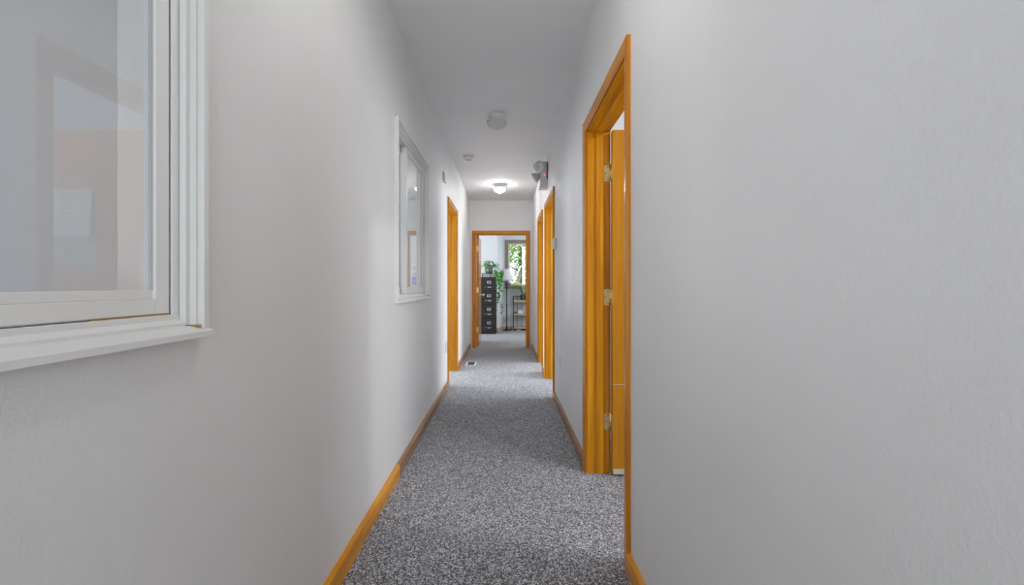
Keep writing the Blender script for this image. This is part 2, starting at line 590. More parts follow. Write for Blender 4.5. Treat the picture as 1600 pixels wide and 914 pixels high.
def doorway(name, pt, u0, u1, dw, mats, label, stop=True, back=True):
    """pt(u, d, z) -> world point; dw the depth of the wall face"""
    root = struct(empty(name, pt((u0 + u1) / 2, dw + WT / 2, 0)), label, 'doorway')
    inv = Matrix.Translation(-Vector(root.location))
    mu, mv = mats
    hc = CT - CW

    def put(nm, bm, mat, bevel=0.0, parent=root):
        bm.transform(inv)
        return build(nm, bm, mat, parent, bevel=bevel)
    for d, sg in ((dw, -1), (dw + WT, 1)):
        if sg == 1 and not back:
            continue
        for ui, su in ((u0 + CW, -1), (u1 - CW, 1)):
            bm = bmesh.new()
            add_loft(bm, [[pt(ui + su * w, d + sg * t, z if z == 0 else hc + w) for w, t in CASING] for z in (0, 1)])
            put('casing', bm, mv.replace('wood', 'case'))
        bm = bmesh.new()
        add_loft(bm, [[pt(ui + su * w, d + sg * t, hc + w) for w, t in CASING] for ui, su in ((u0 + CW, -1), (u1 - CW, 1))])
        put('head_casing', bm, mu.replace('wood', 'case'))
    a, b = u0 + CW + .005, u1 - CW - .005

    def ubox(nm, ua, ub, da, db, za, zb, mat):
        bm = bmesh.new()
        p, q = pt(ua, da, za), pt(ub, db, zb)
        add_box(bm, min(p[0], q[0]), max(p[0], q[0]), min(p[1], q[1]), max(p[1], q[1]), za, zb)
        return put(nm, bm, mat, bevel=.0015)
    ubox('jamb', a - .02, a, dw + .0005, dw + WT - .0005, 0, hc - .005, mv)
    ubox('jamb', b, b + .02, dw + .0005, dw + WT - .0005, 0, hc - .005, mv)
    ubox('head_jamb', a - .02, b + .02, dw + .0005, dw + WT - .0005, hc - .005, hc + .015, mu)
    if stop:
        ubox('stop', a, a + .012, dw + .053, dw + .094, 0, hc - .017, mv)
        ubox('stop', b - .012, b, dw + .053, dw + .094, 0, hc - .017, mv)
        ubox('head_stop', a, b, dw + .053, dw + .094, hc - .017, hc - .005, mu)
    root['clear'] = (a, b, hc - .005)
    return root


def PR(u, d, z): return (d, u, z)
def PL(u, d, z): return (-d, u, z)
def PE(u, d, z): return (u, d, z)


door1 = doorway('door_1', PR, D1[0], D1[1], XR, ('woody', 'woodz'), 'orange pine doorway with its hinged wooden door swung open, nearest the lens')
door2 = doorway('door_2', PR, D2[0], D2[1], XR, ('woody', 'woodz'), 'orange pine doorway below the emergency light')
door3 = doorway('door_3', PR, D3[0], D3[1], XR, ('woody', 'woodz'), 'narrow orange pine doorway just past the emergency light')
door4 = doorway('door_4', PL, D4[0], D4[1], XL, ('knoty', 'knotz'), 'knotty pine cased opening past the small sliding window', stop=False)
door5 = doorway('door_5', PE, D5[0], D5[1], YE, ('woodx', 'woodz'), 'orange pine doorway at the hall end opening into the far office')


def rel(root, bm):
    bm.transform(Matrix.Translation(-Vector(root.location)))
    return bm


def rbox(root, name, x0, x1, y0, y1, z0, z1, mat, parent=None, bevel=0.0):
    bm = bmesh.new()
    add_box(bm, x0, x1, y0, y1, z0, z1)
    return build(name, rel(root, bm), mat, parent or root, bevel=bevel)


def rlathe(root, name, prof, c, mat, parent=None, n=20, axis=None, smooth=True):
    bm = bmesh.new()
    add_lathe(bm, prof, c, n, axis)
    return build(name, rel(root, bm), mat, parent or root, smooth)


def rtube(root, name, pts, r, mat, parent=None, n=8):
    bm = bmesh.new()
    add_tube(bm, pts, r, n)
    return build(name, rel(root, bm), mat, parent or root, True)


# open leaf of door 1: swung 90 degrees into the room, its hall face towards the lens
yh = D1[1] - CW - .005                      # hinge jamb face
xh = XR + WT + 0.007
lf0, lf1 = yh - .046, yh - .010
ltop = CT - CW - .010
leaf = rbox(door1, 'leaf', xh + .004, xh + .004 + 0.86, lf0, lf1, 0.012, ltop, 'veneer', bevel=.0015)
leaf['label'] = 'flat varnished wooden door leaf swung open'
rbox(door1, 'door_shoe', xh + .008, xh + .85, lf0 - .004, lf0 + .002, 0.014, 0.044, 'alu', leaf)
rbox(door1, 'veneer_seam', xh + .005, xh + .86, lf0 - .0006, lf0 + .001, CZ - .585, CZ - .582, 'alu', leaf)
for zc in (CZ + 0.672, CZ - 0.071, CZ - 0.815):
    bm = bmesh.new()
    hy = yh - .0005
    # jamb plate with two rounded corners
    pts = [(XR + WT + .006, -.048), (XR + WT - .024, -.048)]
    for k in range(5):
        a = R(180 + 0) - 0
    cx = XR + WT - .022
    prof = [(XR + WT + .004, -.048)]
    for k in range(5):
        a = R(270 - 22.5 * k)
        prof.append((cx + .008 * math.cos(a), -.040 + .008 * math.sin(a)))
    for k in range(5):
        a = R(180 - 22.5 * k)
        prof.append((cx + .008 * math.cos(a), .040 + .008 * math.sin(a)))
    prof.append((XR + WT + .004, .048))
    add_loft(bm, [[(x, y, zc + z) for x, z in prof] for y in (hy, hy - .0025)])
    hinge = build('hinge', rel(door1, bm), 'brass', door1)
    hinge['label'] = 'brass butt hinge'
    rlathe(door1, 'knuckle', [(.0065, -.048), (.0065, .048)], (xh, yh - .006, zc), 'brass', hinge, 12)
    rbox(door1, 'leaf_plate', xh + .0015, xh + .0045, lf0 + .003, yh - .006, zc - .048, zc + .048, 'brass', hinge)
    for sx, sz in ((.004, .037), (-.012, 0), (.004, -.037)):
        rlathe(door1, 'screw', [(.0034, 0), (.0034, .0009)], (XR + WT - .010 + sx, hy - .0025, zc + sz), 'screw', hinge, 10, (0, -1, 0))

# open leaf of the far office door (hinged on the cabinet side)
ue = D5[0] + CW + .005
yh5 = YE + WT + .007
leaf5 = rbox(door5, 'leaf', ue + .010, ue + .046, yh5 + .004, yh5 + .90, 0.012, ltop, 'veneerd', bevel=.0015)
for zc in (CZ + 0.672, CZ - 0.085, CZ - 0.815):
    hinge = rbox(door5, 'hinge', ue - .0005, ue + .0025, YE + WT - .034, YE + WT + .004, zc - .048, zc + .048, 'brass')
    rlathe(door5, 'knuckle', [(.0075, -.05), (.0075, .05)], (ue + .006, yh5 - .002, zc), 'brass', hinge, 10)
    rbox(door5, 'leaf_plate', ue + .010, ue + .040, yh5 + .001, yh5 + .0045, zc - .048, zc + .048, 'brass', hinge)
kn = rlathe(door5, 'knob', [(.030, 0), (.030, .006), (.012, .010), (.012, .030), (.024, .040), (.028, .052), (.022, .064), (.004, .068)],
            (ue + .046, yh5 + .83, CZ - .19), 'steel', leaf5, 18, (1, 0, 0))
kn['label'] = 'round satin steel door knob'


# signs fixed to the hall face of the open leaf (seen mirrored in the near window)
def text_mesh(name, body, size, loc, mat, parent=None, depth=.0004, align='CENTER'):
    cu = bpy.data.curves.new(name, 'FONT')
    cu.body = body
    cu.size = size
    cu.extrude = depth
    cu.align_x = align
    cu.align_y = 'CENTER'
    cu.resolution_u = 2
    o = bpy.data.objects.new(name, cu)
    COL.objects.link(o)
    dg = bpy.context.evaluated_depsgraph_get()
    me = bpy.data.meshes.new_from_object(o.evaluated_get(dg))
    bpy.data.objects.remove(o)
    me.transform(Matrix.Translation(Vector(loc)) @ Matrix.Rotation(R(90), 4, 'X'))
    me.materials.clear()
    return link(name, me, mat, parent)


sx0, sx1 = 1.085, 1.385
sc = (sx0 + sx1) / 2
fy = lf0
suite = text_mesh('vinyl_lettering', 'SUITE TO:', .040, (sc + .01, fy - .0008, CZ + .612), 'whitevinyl')
tag(suite, 'white SUITE TO lettering on the open door above the taped paper', 'lettering')
# list paper with one curled lower corner
bm = bmesh.new()
nx, nz = 10, 10
pz1, pz0 = CZ + .572, CZ + .287
vv = []
for j in range(nz + 1):
    for i in range(nx + 1):
        u, w = i / nx, j / nz
        x = sx0 + (sx1 - sx0) * u
        z = pz0 + (pz1 - pz0) * w
        lift = .0015 + .028 * max(0, 1 - u * 3) * max(0, (1 - w)) ** 2
        vv.append(bm.verts.new((x - .006 * (1 - w) ** 2 * (1 - u), fy - lift, z - .004 * u)))
for j in range(nz):
    for i in range(nx):
        a = j * (nx + 1) + i
        bm.faces.new((vv[a], vv[a + 1], vv[a + nx + 2], vv[a + nx + 1]))
paper = build('notice_paper', bm, 'paper', smooth=True)
tag(paper, 'white notice paper with short printed lines taped on the open door', 'paper')
md = paper.modifiers.new('sheet', 'SOLIDIFY')
md.thickness = .0006
md.offset = 0
for zz, w in ((.525, .12), (.488, .07), (.450, .06), (.424, .06), (.392, .20), (.372, .07), (.336, .11)):
    box('print_line', sc + .01 - w / 2, sc + .01 + w / 2, fy - .0045, fy - .0030, CZ + zz - .003, CZ + zz + .003, 'greyplastic', paper)
sign = box('hazard_sign', sx0 - .015, sx1 + .012, fy - .0016, fy - .0002, CZ + .100, CZ + .285, 'signpaper')
tag(sign, 'grey biohazard sign on the open door below the taped paper', 'sign')
text_mesh('sign_text', 'BIOHAZARD AREA', .034, (sc, fy - .0022, CZ + .262), 'ink', sign)
text_mesh('sign_text', 'AUTHORIZED', .026, (sc, fy - .0022, CZ + .150), 'ink', sign)
text_mesh('sign_text', 'PERSONNEL ONLY', .030, (sc, fy - .0022, CZ + .118), 'ink', sign)
bm = bmesh.new()
for k in range(3):
    a = R(90 + 120 * k)
    c = Vector((sc + .017 * math.cos(a), fy - .002, CZ + .205 + .017 * math.sin(a)))
    pts = [c + Vector((.017 * math.cos(a + t), 0, .017 * math.sin(a + t))) for t in [R(35 + 290 * i / 20) for i in range(21)]]
    add_tube(bm, pts, .0028, 5)
pts = [Vector((sc + .014 * math.cos(t), fy - .002, CZ + .205 + .014 * math.sin(t))) for t in [2 * PI * i / 20 for i in range(21)]]
add_tube(bm, pts, .002, 5)
build('hazard_symbol', bm, 'ink', sign)


# ------------------------------------------------------------------ sliding windows in the hall wall
def ring(root, name, y0, y1, z0, z1, w, xa, xb, mat, bottom=True, bevel=.001):
    """rectangular frame of separate members; xa..xb are distances left of the lens axis"""
    rbox(root, name, -xb, -xa, y0, y0 + w, z0, z1, mat, bevel=bevel)
    rbox(root, name, -xb, -xa, y1 - w, y1, z0, z1, mat, bevel=bevel)
    rbox(root, name, -xb, -xa, y0 + w, y1 - w, z1 - w, z1, mat, bevel=bevel)
    if bottom:
        rbox(root, name, -xb, -xa, y0 + w, y1 - w, z0, z0 + w, mat, bevel=bevel)


def sash(root, y0, y1, z0, z1, xa, xb, xg, label):
    """stiles and rails, stepped glazing bead, pane"""
    st = .0345
    fr = rbox(root, 'sash', -xb, -xa, y0, y0 + st, z0, z1, 'white', bevel=.0015)
    fr['label'] = label
    rbox(root, 'stile', -xb, -xa, y1 - st, y1, z0, z1, 'white', fr, bevel=.0015)
    rbox(root, 'rail', -xb, -xa, y0 + st, y1 - st, z0, z0 + .029, 'white', fr, bevel=.0015)
    rbox(root, 'rail', -xb, -xa, y0 + st, y1 - st, z1 - .033, z1, 'white', fr, bevel=.0015)
    rbox(root, 'bead', -xb, -xa - .007, y0 + st, y1 - st, z0 + .029, z0 + .0455, 'white', fr, bevel=.001)
    rbox(root, 'bead', -xb, -xa - .007, y0 + st, y1 - st, z1 - .042, z1 - .033, 'white', fr, bevel=.001)
    rbox(root, 'seal', -xg - .001, -xa - .006, y1 - st - .0022, y1 - st, z0 + .0455, z1 - .042, 'greyplastic', fr)
    rbox(root, 'pane', -xg - .004, -xg, y0 + st, y1 - st, z0 + .0455, z1 - .042, 'glass', fr)
    return fr


def sliding_window(name, y0, y1, label):
    zt = WTOP
    zb = CZ - .100
    root = struct(empty(name, (-XL, (y0 + y1) / 2, zb)), label, 'window')
    zs = CZ - .0885
    # casing
    ring(root, 'casing', y0, y1, zs, zt, .016, .617, .650, 'white', bottom=False, bevel=.0015)
    # recessed jamb, stop and inner lip
    ring(root, 'jamb', y0 + .016, y1 - .016, zs, zt - .016, .006, .630, XL + WT, 'white', bottom=False)
    ring(root, 'stop', y0 + .0215, y1 - .0215, CZ - .0747, zt - .0215, .0130, .642, .655, 'white', bottom=False)
    ring(root, 'lip', y0 + .0345, y1 - .0345, CZ - .0578, zt - .0345, .0178, .655, .6588, 'white', bottom=False, bevel=.0006)
    ring(root, 'liner', y0 + .0220, y1 - .0220, zs + .010, zt - .0220, .0265, .662, XL + WT, 'white', bottom=False)
    # caulk line round the casing
    rbox(root, 'caulk', -XL - .001, -XL + .0035, y1, y1 + .003, zs, zt + .003, 'caulk')
    rbox(root, 'caulk', -XL - .001, -XL + .0035, y0 - .003, y1, zt, zt + .003, 'gap')
    rbox(root, 'caulk', -.664, -.661, y1 - .22, y1 - .0535, CZ - .0590, CZ - .0545, 'caulk')
    rbox(root, 'caulk', -.6425, -.6405, y1 - .036, y1 - .0205, CZ - .0815, CZ - .0800, 'caulk')
    rbox(root, 'caulk', -.6420, -.6200, y1 - .0232, y1 - .0215, CZ - .0870, CZ - .0800, 'caulk')
    # sloping sill with stepped track
    bm = bmesh.new()
    prof = [(.608, .1045), (.608, .0925), (.6095, .0905), (.617, .0885), (.642, .0815), (.642, .0749), (.655, .0678), (.655, .058), (.6595, .0570),
            (.6595, .066), (.698, .066), (.698, .058), (.703, .058), (.703, .066), (.738, .066), (.738, .056), (.767, .056), (.767, .085), (.66, .090), (.642, .0995), (.637, .1045)]
    add_loft(bm, [[(-x, y, CZ - hz) for x, hz in prof] for y in (y0 + .0005, y1 - .0005)])
    build('sill', rel(root, bm), 'white', root, bevel=.0008)
    # room-side casing
    for ya, yb, za, zc in ((y0 - .03, y0 + .03, zb, zt + .03), (y1 - .03, y1 + .03, zb, zt + .03), (y0 + .03, y1 - .03, zt - .03, zt + .03)):
        rbox(root, 'room_casing', -XL - WT - .016, -XL - WT, ya, yb, za, zc, 'white', bevel=.002)
    zq0, zq1 = CZ - .0544, zt - .0535
    sash(root, y0 + .405, y1 - .0535, zq0, zq1, .660, .695, .672, 'front sliding sash with clear pane')
    sash(root, y0 + .0505, y0 + .470, zq0, zq1, .702, .736, .714, 'rear sliding sash with clear pane')
    return root


win1 = sliding_window('window_1', W1[0], W1[1], 'large white sliding window nearest the lens, its pane mirroring the open door')
win2 = sliding_window('window_2', W2[0], W2[1], 'white sliding window farther along the hall, reflecting the lit ceiling lamp')

# flyer on the far office wall, seen mirrored in the small window
fly = tag(empty('wall_flyer', (.955, YF, CZ - .02)), 'tall white flyer with blue and purple bands mirrored in the small sliding window', 'flyer')
for nm, x0, x1, z0, z1, d, mat in (('sheet', -.085, .085, 0, .56, .002, 'paper'), ('purple_band', -.078, .078, .03, .145, .003, 'purple'), ('blue_band', -.078, .078, .155, .245, .003, 'blue'),
                                   ('print_block', -.05, .05, .275, .35, .003, 'signpaper'), ('logo_bar', -.07, .05, .42, .455, .003, 'paleblue'), ('logo_bar', -.05, .07, .475, .51, .003, 'paleblue')):
    bm = bmesh.new(); add_box(bm, x0, x1, -d, -.0003, z0, z1); build(nm, bm, mat, fly)


# ------------------------------------------------------------------ ceiling fixtures
def ceiling_lamp(y, x, on, label):
    t = tag(empty('ceiling_lamp', (x, y, ZC)), label, 'lamp', 'opal dome lamps along the hall ceiling')
    bm = bmesh.new()
    add_lathe(bm, [(.070, 0), (.072, -.004), (.072, -.034), (.067, -.042), (.02, -.042)], n=32)
    build('base_pan', bm, 'white', t, True)
    bm = bmesh.new()
    add_lathe(bm, [(.066, -.034), (.081, -.040), (.0905, -.052), (.0915, -.060), (.0880, -.0605), (.060, -.050)], n=36)
    build('glow_block_collar', bm, 'white', t, True)  # added ring that keeps the dome's glow off the ceiling
    bm = bmesh.new()
    prof = [(.070, -.050), (.0875, -.058), (.0890, -.070), (.084, -.086), (.070, -.104), (.050, -.118), (.026, -.128), (.010, -.132), (.009, -.138), (.002, -.141)]
    add_lathe(bm, prof, n=36)
    build('dome', bm, on or 'lamp_off', t, True)
    if not on:
        bm = bmesh.new()
        add_lathe(bm, [(.004, 0), (.004, .010)], center=(-.052, -.045, -.036), n=8, axis=(-.7, -.7, 0))
        build('thumb_screw', bm, 'dark', t, True)
    return t


ceiling_lamp(4.02, -.074, None, 'unlit white opal dome lamp on the hall ceiling')
ceiling_lamp(6.78, -.078, 'lamp_end', 'brightly lit opal dome ceiling lamp before the end wall')
ceiling_lamp(1.25, -.074, 'lamp_near', 'lit opal dome ceiling lamp overhead, out of the picture')

ceiling_lamp(1.55, 1.75, 'lamp_room', 'lit opal dome ceiling lamp in the room behind the open door')

al = tag(empty('smoke_alarm', (-.43, 5.28, ZC)), 'round white smoke alarm on the hall ceiling', 'smoke alarm')
bm = bmesh.new(); add_lathe(bm, [(.070, 0), (.070, -.010), (.066, -.014), (.03, -.014)], n=32); build('mounting_plate', bm, 'plastic', al, True)
bm = bmesh.new(); add_lathe(bm, [(.050, -.014), (.054, -.016), (.054, -.022), (.03, -.024)], n=32); build('vent_ring', bm, 'greyplastic', al, True)
bm = bmesh.new(); add_lathe(bm, [(.058, -.022), (.058, -.027), (.044, -.044), (.036, -.048), (.004, -.049)], n=32); build('cover', bm, 'plastic', al, True)
for k in range(6):
    a = 2 * PI * k / 6
    bm = bmesh.new(); add_box(bm, -.010, .010, -.003, .003, -.001, .001)
    bm.transform(Matrix.Translation((.030 * math.cos(a), .030 * math.sin(a), -.0490)) @ Matrix.Rotation(a + PI / 2, 4, 'Z'))
    build('slot', bm, 'dark', al)
bm = bmesh.new(); add_lathe(bm, [(.010, -.048), (.010, -.053), (.002, -.054)], n=14); build('test_button', bm, 'greyplastic', al, True)

# emergency light above the second doorway
em = tag(empty('emergency_light', (XR, 5.20, CZ + 1.12)), 'grey twin head emergency light with a red indicator above a pine doorway', 'emergency light')
ex0, ex1, ey0, ey1, ez0, ez1 = -.088, -.001, -.06, .075, 0.0, .305
bm = bmesh.new()
rings = []
for y in (ey0, ey1):
    rings.append([(ex1, y, ez0), (ex0 - .012, y - (0.0), ez0), (ex0, y, ez0 + .055), (ex0, y, ez1 - .035), (ex0 + .028, y, ez1), (ex1, y, ez1)])
add_loft(bm, rings)
build('housing', bm, 'emplastic', em, bevel=.005)
bm = bmesh.new()
add_loft(bm, [[(ex1 + .0005 - .012, ey0 - .004, ez0 + .10), (ex1 - .001, ey0 - .004, ez0 + .10), (ex1 - .001, ey0 - .004, ez1 - .01), (ex1 - .012, ey0 - .004, ez1 - .02)],
              [(ex1 - .012, ey0, ez0 + .10), (ex1 - .001, ey0, ez0 + .10), (ex1 - .001, ey0, ez1 - .01), (ex1 - .012, ey0, ez1 - .02)]])
build('mounting_bracket', bm, 'dark', em)
bm = bmesh.new(); add_lathe(bm, [(.006, 0), (.006, .004), (.002, .006)], center=(-.040, ey0, .150), n=12, axis=(0, -1, 0)); build('indicator', bm, 'led', em, True)


def em_head(c, axis, name, roll):
    """rounded square lamp head flaring to a ribbed lens"""
    q = Vector((0, 0, 1)).rotation_difference(Vector(axis).normalized())
    rm = Matrix.Rotation(roll, 4, 'Z')

    def sq(r, h, n=24, pw=4.0):
        out = []
        for i in range(n):
            a = 2 * PI * i / n
            ca, sa = math.cos(a), math.sin(a)
            k = (abs(ca) ** pw + abs(sa) ** pw) ** (-1 / pw)
            out.append(Vector(c) + q @ (rm @ Vector((r * k * ca, r * k * sa, h))))
        return out
    bm = bmesh.new()
    add_loft(bm, [sq(.022, -.066), sq(.028, -.060), sq(.054, -.004), sq(.058, 0), sq(.058, .008), sq(.052, .010)])
    h = build(name, bm, 'emplastic', em, True)
    bm = bmesh.new()
    add_loft(bm, [sq(.051, .0100), sq(.046, .014), sq(.022, .017), sq(.003, .018)])
    build('lens', bm, 'reflector', h, True)
    return h


em_head((-.105, ey0 - .030, .235), (-.28, -.95, -.10), 'lamp_head', R(20))
em_head((-.150, .020, .130), (-.82, .12, -.62), 'lamp_head', R(0))
bm = bmesh.new(); add_tube(bm, [(-.084, -.05, .232), (-.098, ey0 - .005, .233)], .012, 10); build('swivel', bm, 'greyplastic', em, True)
bm = bmesh.new(); add_tube(bm, [(-.084, .02, .185), (-.105, .02, .170)], .012, 10); build('swivel', bm, 'greyplastic', em, True)


# ------------------------------------------------------------------ small wall fittings
def wall_plate(kind, side, xw, y, z, w, h, label, cat, group=None):
    t = tag(empty(kind, (side * xw, y, z - h / 2)), label, cat, group)
    s = -side

    def bx(nm, d0, d1, y0, y1, z0, z1, mat, bevel=0.0, parent=t):
        x0, x1 = sorted((s * d0, s * d1))
        bm = bmesh.new(); add_box(bm, x0, x1, y0, y1, z0 + h / 2, z1 + h / 2)
        return build(nm, bm, mat, parent, bevel=bevel)
    bx('cover_plate', .0002, .006, -w / 2, w / 2, -h / 2, h / 2, 'plastic', .002)
    if kind == 'wall_outlet':
        for dz in (-.020, .020):
            rc = bx('receptacle', .006, .0085, -.017, .017, dz - .014, dz + .014, 'plastic', .003)
            bx('slot', .0085, .0089, -.008, -.005, dz - .004, dz + .006, 'dark', parent=rc)
            bx('slot', .0085, .0089, .005, .008, dz - .004, dz + .006, 'dark', parent=rc)
    else:
        bx('toggle_surround', .006, .0072, -.006, .006, -.013, .013, 'paleplastic')
        bx('toggle', .006, .016, -.004, .004, .000, .010, 'plastic', .001)
    return t


wall_plate('wall_outlet', 1, XR, 4.01, CZ - .687, .072, .118, 'white wall outlet between the open door and the next doorway', 'outlet')
wall_plate('wall_outlet', -1, XL, 4.83, CZ - .665, .072, .118, 'white wall outlet beside the knotty pine opening', 'outlet')
wall_plate('light_switch', 1, XR, 7.25, CZ - .06, .072, .118, 'white light switch by the office doorway', 'light switch')

th = tag(empty('thermostat', (XR, 4.32, CZ + .35)), 'small white thermostat on the wall beside the second doorway', 'thermostat')
bm = bmesh.new(); add_box(bm, -.008, -.0002, -.062, .062, 0, .105); build('back_plate', bm, 'paleplastic', th, bevel=.002)
bm = bmesh.new(); add_box(bm, -.032, -.008, -.058, .058, .004, .101); build('cover', bm, 'plastic', th, bevel=.005)
bm = bmesh.new(); add_box(bm, -.0326, -.0318, -.030, .030, .052, .084); build('display', bm, 'greyplastic', th)
bm = bmesh.new(); add_box(bm, -.036, -.030, -.040, -.010, .020, .028); build('setting_lever', bm, 'paleplastic', th, bevel=.001)

ch = tag(empty('door_chime', (-XL, 4.66, CZ + 1.075)), 'small white chime box high on the wall before the knotty opening', 'chime')
bm = bmesh.new(); add_box(bm, .0002, .006, -.082, .082, .0, .095); build('back_plate', bm, 'greyplastic', ch, bevel=.001)
bm = bmesh.new(); add_box(bm, .006, .024, -.078, .080, .004, .092); build('cover', bm, 'plastic', ch, bevel=.004)
for k in range(4):
    bm = bmesh.new(); add_box(bm, .0238, .0246, -.05 + k * .03, -.035 + k * .03, .02, .075); build('grille_slot', bm, 'paleplastic', ch)

rg = tag(empty('floor_register', (-.485, 6.43, 0)), 'white and grey metal floor register set in the carpet', 'floor register')
for x0, x1, y0, y1 in ((-.078, -.048, -.15, .15), (.048, .078, -.15, .15), (-.048, .048, -.15, -.132), (-.048, .048, .132, .15)):
    bm = bmesh.new(); add_box(bm, x0, x1, y0, y1, .0005, .007); build('frame', bm, 'plastic', rg, bevel=.0015)
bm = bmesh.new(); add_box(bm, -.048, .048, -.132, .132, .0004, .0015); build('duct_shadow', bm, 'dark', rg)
for k in range(11):
    y = -.120 + k * .024
    bm = bmesh.new(); add_box(bm, -.048, .048, y - .005, y + .005, .0012, .006); build('louver', bm, 'darkgrey', rg)

# ------------------------------------------------------------------ far office
rnd = random.Random(5)


def add_leaf(bm, c, d, up, L, W, fold=.25):
    """small pointed heart leaf, folded along its midrib"""
    d = Vector(d).normalized()
    s = d.cross(Vector(up))
    if s.length < 1e-3:
        s = d.cross(Vector((1, 0, 0)))
    s.normalize()
    u = s.cross(d).normalized()
    c = Vector(c)
    p0, p1, p2 = c, c + d * L * .5 - u * fold * W * .4, c + d * L - u * L * .15
    a1 = c + d * L * .22 + s * W * .5 + u * W * fold
    b1 = c + d * L * .22 - s * W * .5 + u * W * fold
    a2 = c + d * L * .6 + s * W * .36 + u * W * fold * .6
    b2 = c + d * L * .6 - s * W * .36 + u * W * fold * .6
    v = [bm.verts.new(p) for p in (p0, p1, p2, a1, a2, b1, b2)]
    for f in ((0, 3, 4, 1), (1, 4, 2), (0, 1, 6, 5), (1, 2, 6)):
        bm.faces.new([v[i] for i in f])


# filing cabinet
FX0, FX1, FY0, FY1, FZ = -.555, -.205, 10.36, 10.80, CZ + .195
fc = tag(empty('filing_cabinet', ((FX0 + FX1) / 2, (FY0 + FY1) / 2, 0)), 'black four drawer steel filing cabinet in the far office', 'filing cabinet')
rbox(fc, 'body', FX0, FX1, FY0 + .018, FY1, 0.0, FZ, 'black', bevel=.004)
rbox(fc, 'plinth', FX0 + .004, FX1 - .004, FY0 + .006, FY0 + .02, 0.0, .05, 'black')
dh = (FZ - .06 - .012) / 4
for k in range(4):
    z0 = .055 + k * (dh + .001)
    dr = rbox(fc, 'drawer', FX0 + .008, FX1 - .008, FY0, FY0 + .020, z0 + .004, z0 + dh - .006, 'black', bevel=.004)
    xc = (FX0 + FX1) / 2 + .012
    zc = z0 + dh * .66
    for (a, b, c, d) in ((-.042, .042, .020, .028), (-.042, .042, -.028, -.020), (-.042, -.034, -.020, .020), (.034, .042, -.020, .020)):
        rbox(fc, 'label_holder', xc + a, xc + b, FY0 - .006, FY0 + .001, zc + c, zc + d, 'steel', dr)
    rbox(fc, 'label_card', xc - .034, xc + .034, FY0 - .002, FY0 + .001, zc - .020, zc + .020, 'darkgrey', dr)
    hz = z0 + dh * .30
    rbox(fc, 'handle', xc - .035, xc + .052, FY0 - .026, FY0 - .012, hz - .010, hz + .006, 'steel', dr, bevel=.003)
    for hx in (-.030, .047):
        rbox(fc, 'handle_post', xc + hx - .005, xc + hx + .005, FY0 - .014, FY0 + .001, hz - .008, hz + .004, 'steel', dr)
    rlathe(fc, 'thumb_latch', [(.009, 0), (.009, .012), (.006, .014)], (xc - .075, FY0, hz), 'steel', dr, 12, (0, -1, 0))

# riser stand, paper tray under it, jars, trailing plant
ZT = FZ
rs = tag(empty('riser_stand', (-.38, 10.56, ZT)), 'low black metal riser stand on top of the filing cabinet', 'stand')
rbox(rs, 'shelf', -.535, -.215, 10.42, 10.72, ZT + .080, ZT + .088, 'blackmetal', bevel=.002)
for x in (-.525, -.350, -.225):
    for y in (10.43, 10.71):
        rbox(rs, 'leg', x - .006, x + .006, y - .006, y + .006, ZT, ZT + .080, 'blackmetal')
bx1 = rbox(tag(empty('paper_box', (-.44, 10.57, ZT)), 'small white box under the riser stand beside its middle leg', 'box'), 'body', -.342, -.245, 10.47, 10.68, ZT + .0005, ZT + .060, 'paleplastic', bevel=.002)
rbox(bx1.parent, 'lid', -.345, -.242, 10.467, 10.683, ZT + .058, ZT + .072, 'paper', bevel=.002)
cb = tag(empty('card_box', (-.44, 10.57, ZT)), 'squat pale green box under the riser stand at the cabinet edge', 'box')
rbox(cb, 'body', -.500, -.400, 10.47, 10.68, ZT + .0005, ZT + .055, 'paleglass', bevel=.002)
rbox(cb, 'lid', -.503, -.397, 10.467, 10.683, ZT + .053, ZT + .068, 'paper', bevel=.002)
ZS = ZT + .088
jar = tag(empty('glass_jar', (-.475, 10.55, ZS)), 'pale green glass jar beside the trailing plant', 'jar')
bm = bmesh.new(); add_lathe(bm, [(.050, 0), (.053, .004), (.046, .05), (.030, .085), (.020, .100), (.020, .120)], n=20); build('body', bm, 'paleglass', jar, True)
bm = bmesh.new(); add_lathe(bm, [(.022, .118), (.024, .122), (.024, .136), (.010, .140)], n=16); build('stopper', bm, 'paper', jar, True)
pp = tag(empty('trailing_plant', (-.365, 10.56, ZS)), 'trailing green plant in a dark glass pot on the filing cabinet', 'plant')
bm = bmesh.new(); add_lathe(bm, [(.060, 0), (.070, .008), (.080, .070), (.076, .125), (.070, .140), (.066, .140), (.060, .120)], n=24); build('pot', bm, 'bottleglass', pp, True)
bm = bmesh.new(); add_lathe(bm, [(.064, .120), (.060, .128), (.010, .132)], n=20); build('soil', bm, 'soil', pp, True)
bm = bmesh.new()
bm2 = bmesh.new()
for k in range(80):
    a = rnd.uniform(0, 2 * PI)
    r = abs(rnd.gauss(.06, .055))
    c = (r * math.cos(a) * 1.35 + .015, r * math.sin(a), .15 + rnd.uniform(.0, .14) - r * .25)
    add_leaf(bm, c, (math.cos(a), math.sin(a) - .3, rnd.uniform(-.6, .3)), (0, -.3, 1), rnd.uniform(.045, .08), rnd.uniform(.04, .06))
    if k % 5 == 0:
        add_tube(bm2, [(0, 0, .125), (c[0] * .5, c[1] * .5, c[2] * .5 + .09), c], .0025, 5)
vines = [(.20, -.12, 1.10, .085), (.235, -.10, .78, .05), (.175, -.13, .55, .03), (.29, -.06, 1.22, .10), (.26, -.12, .95, .06)]
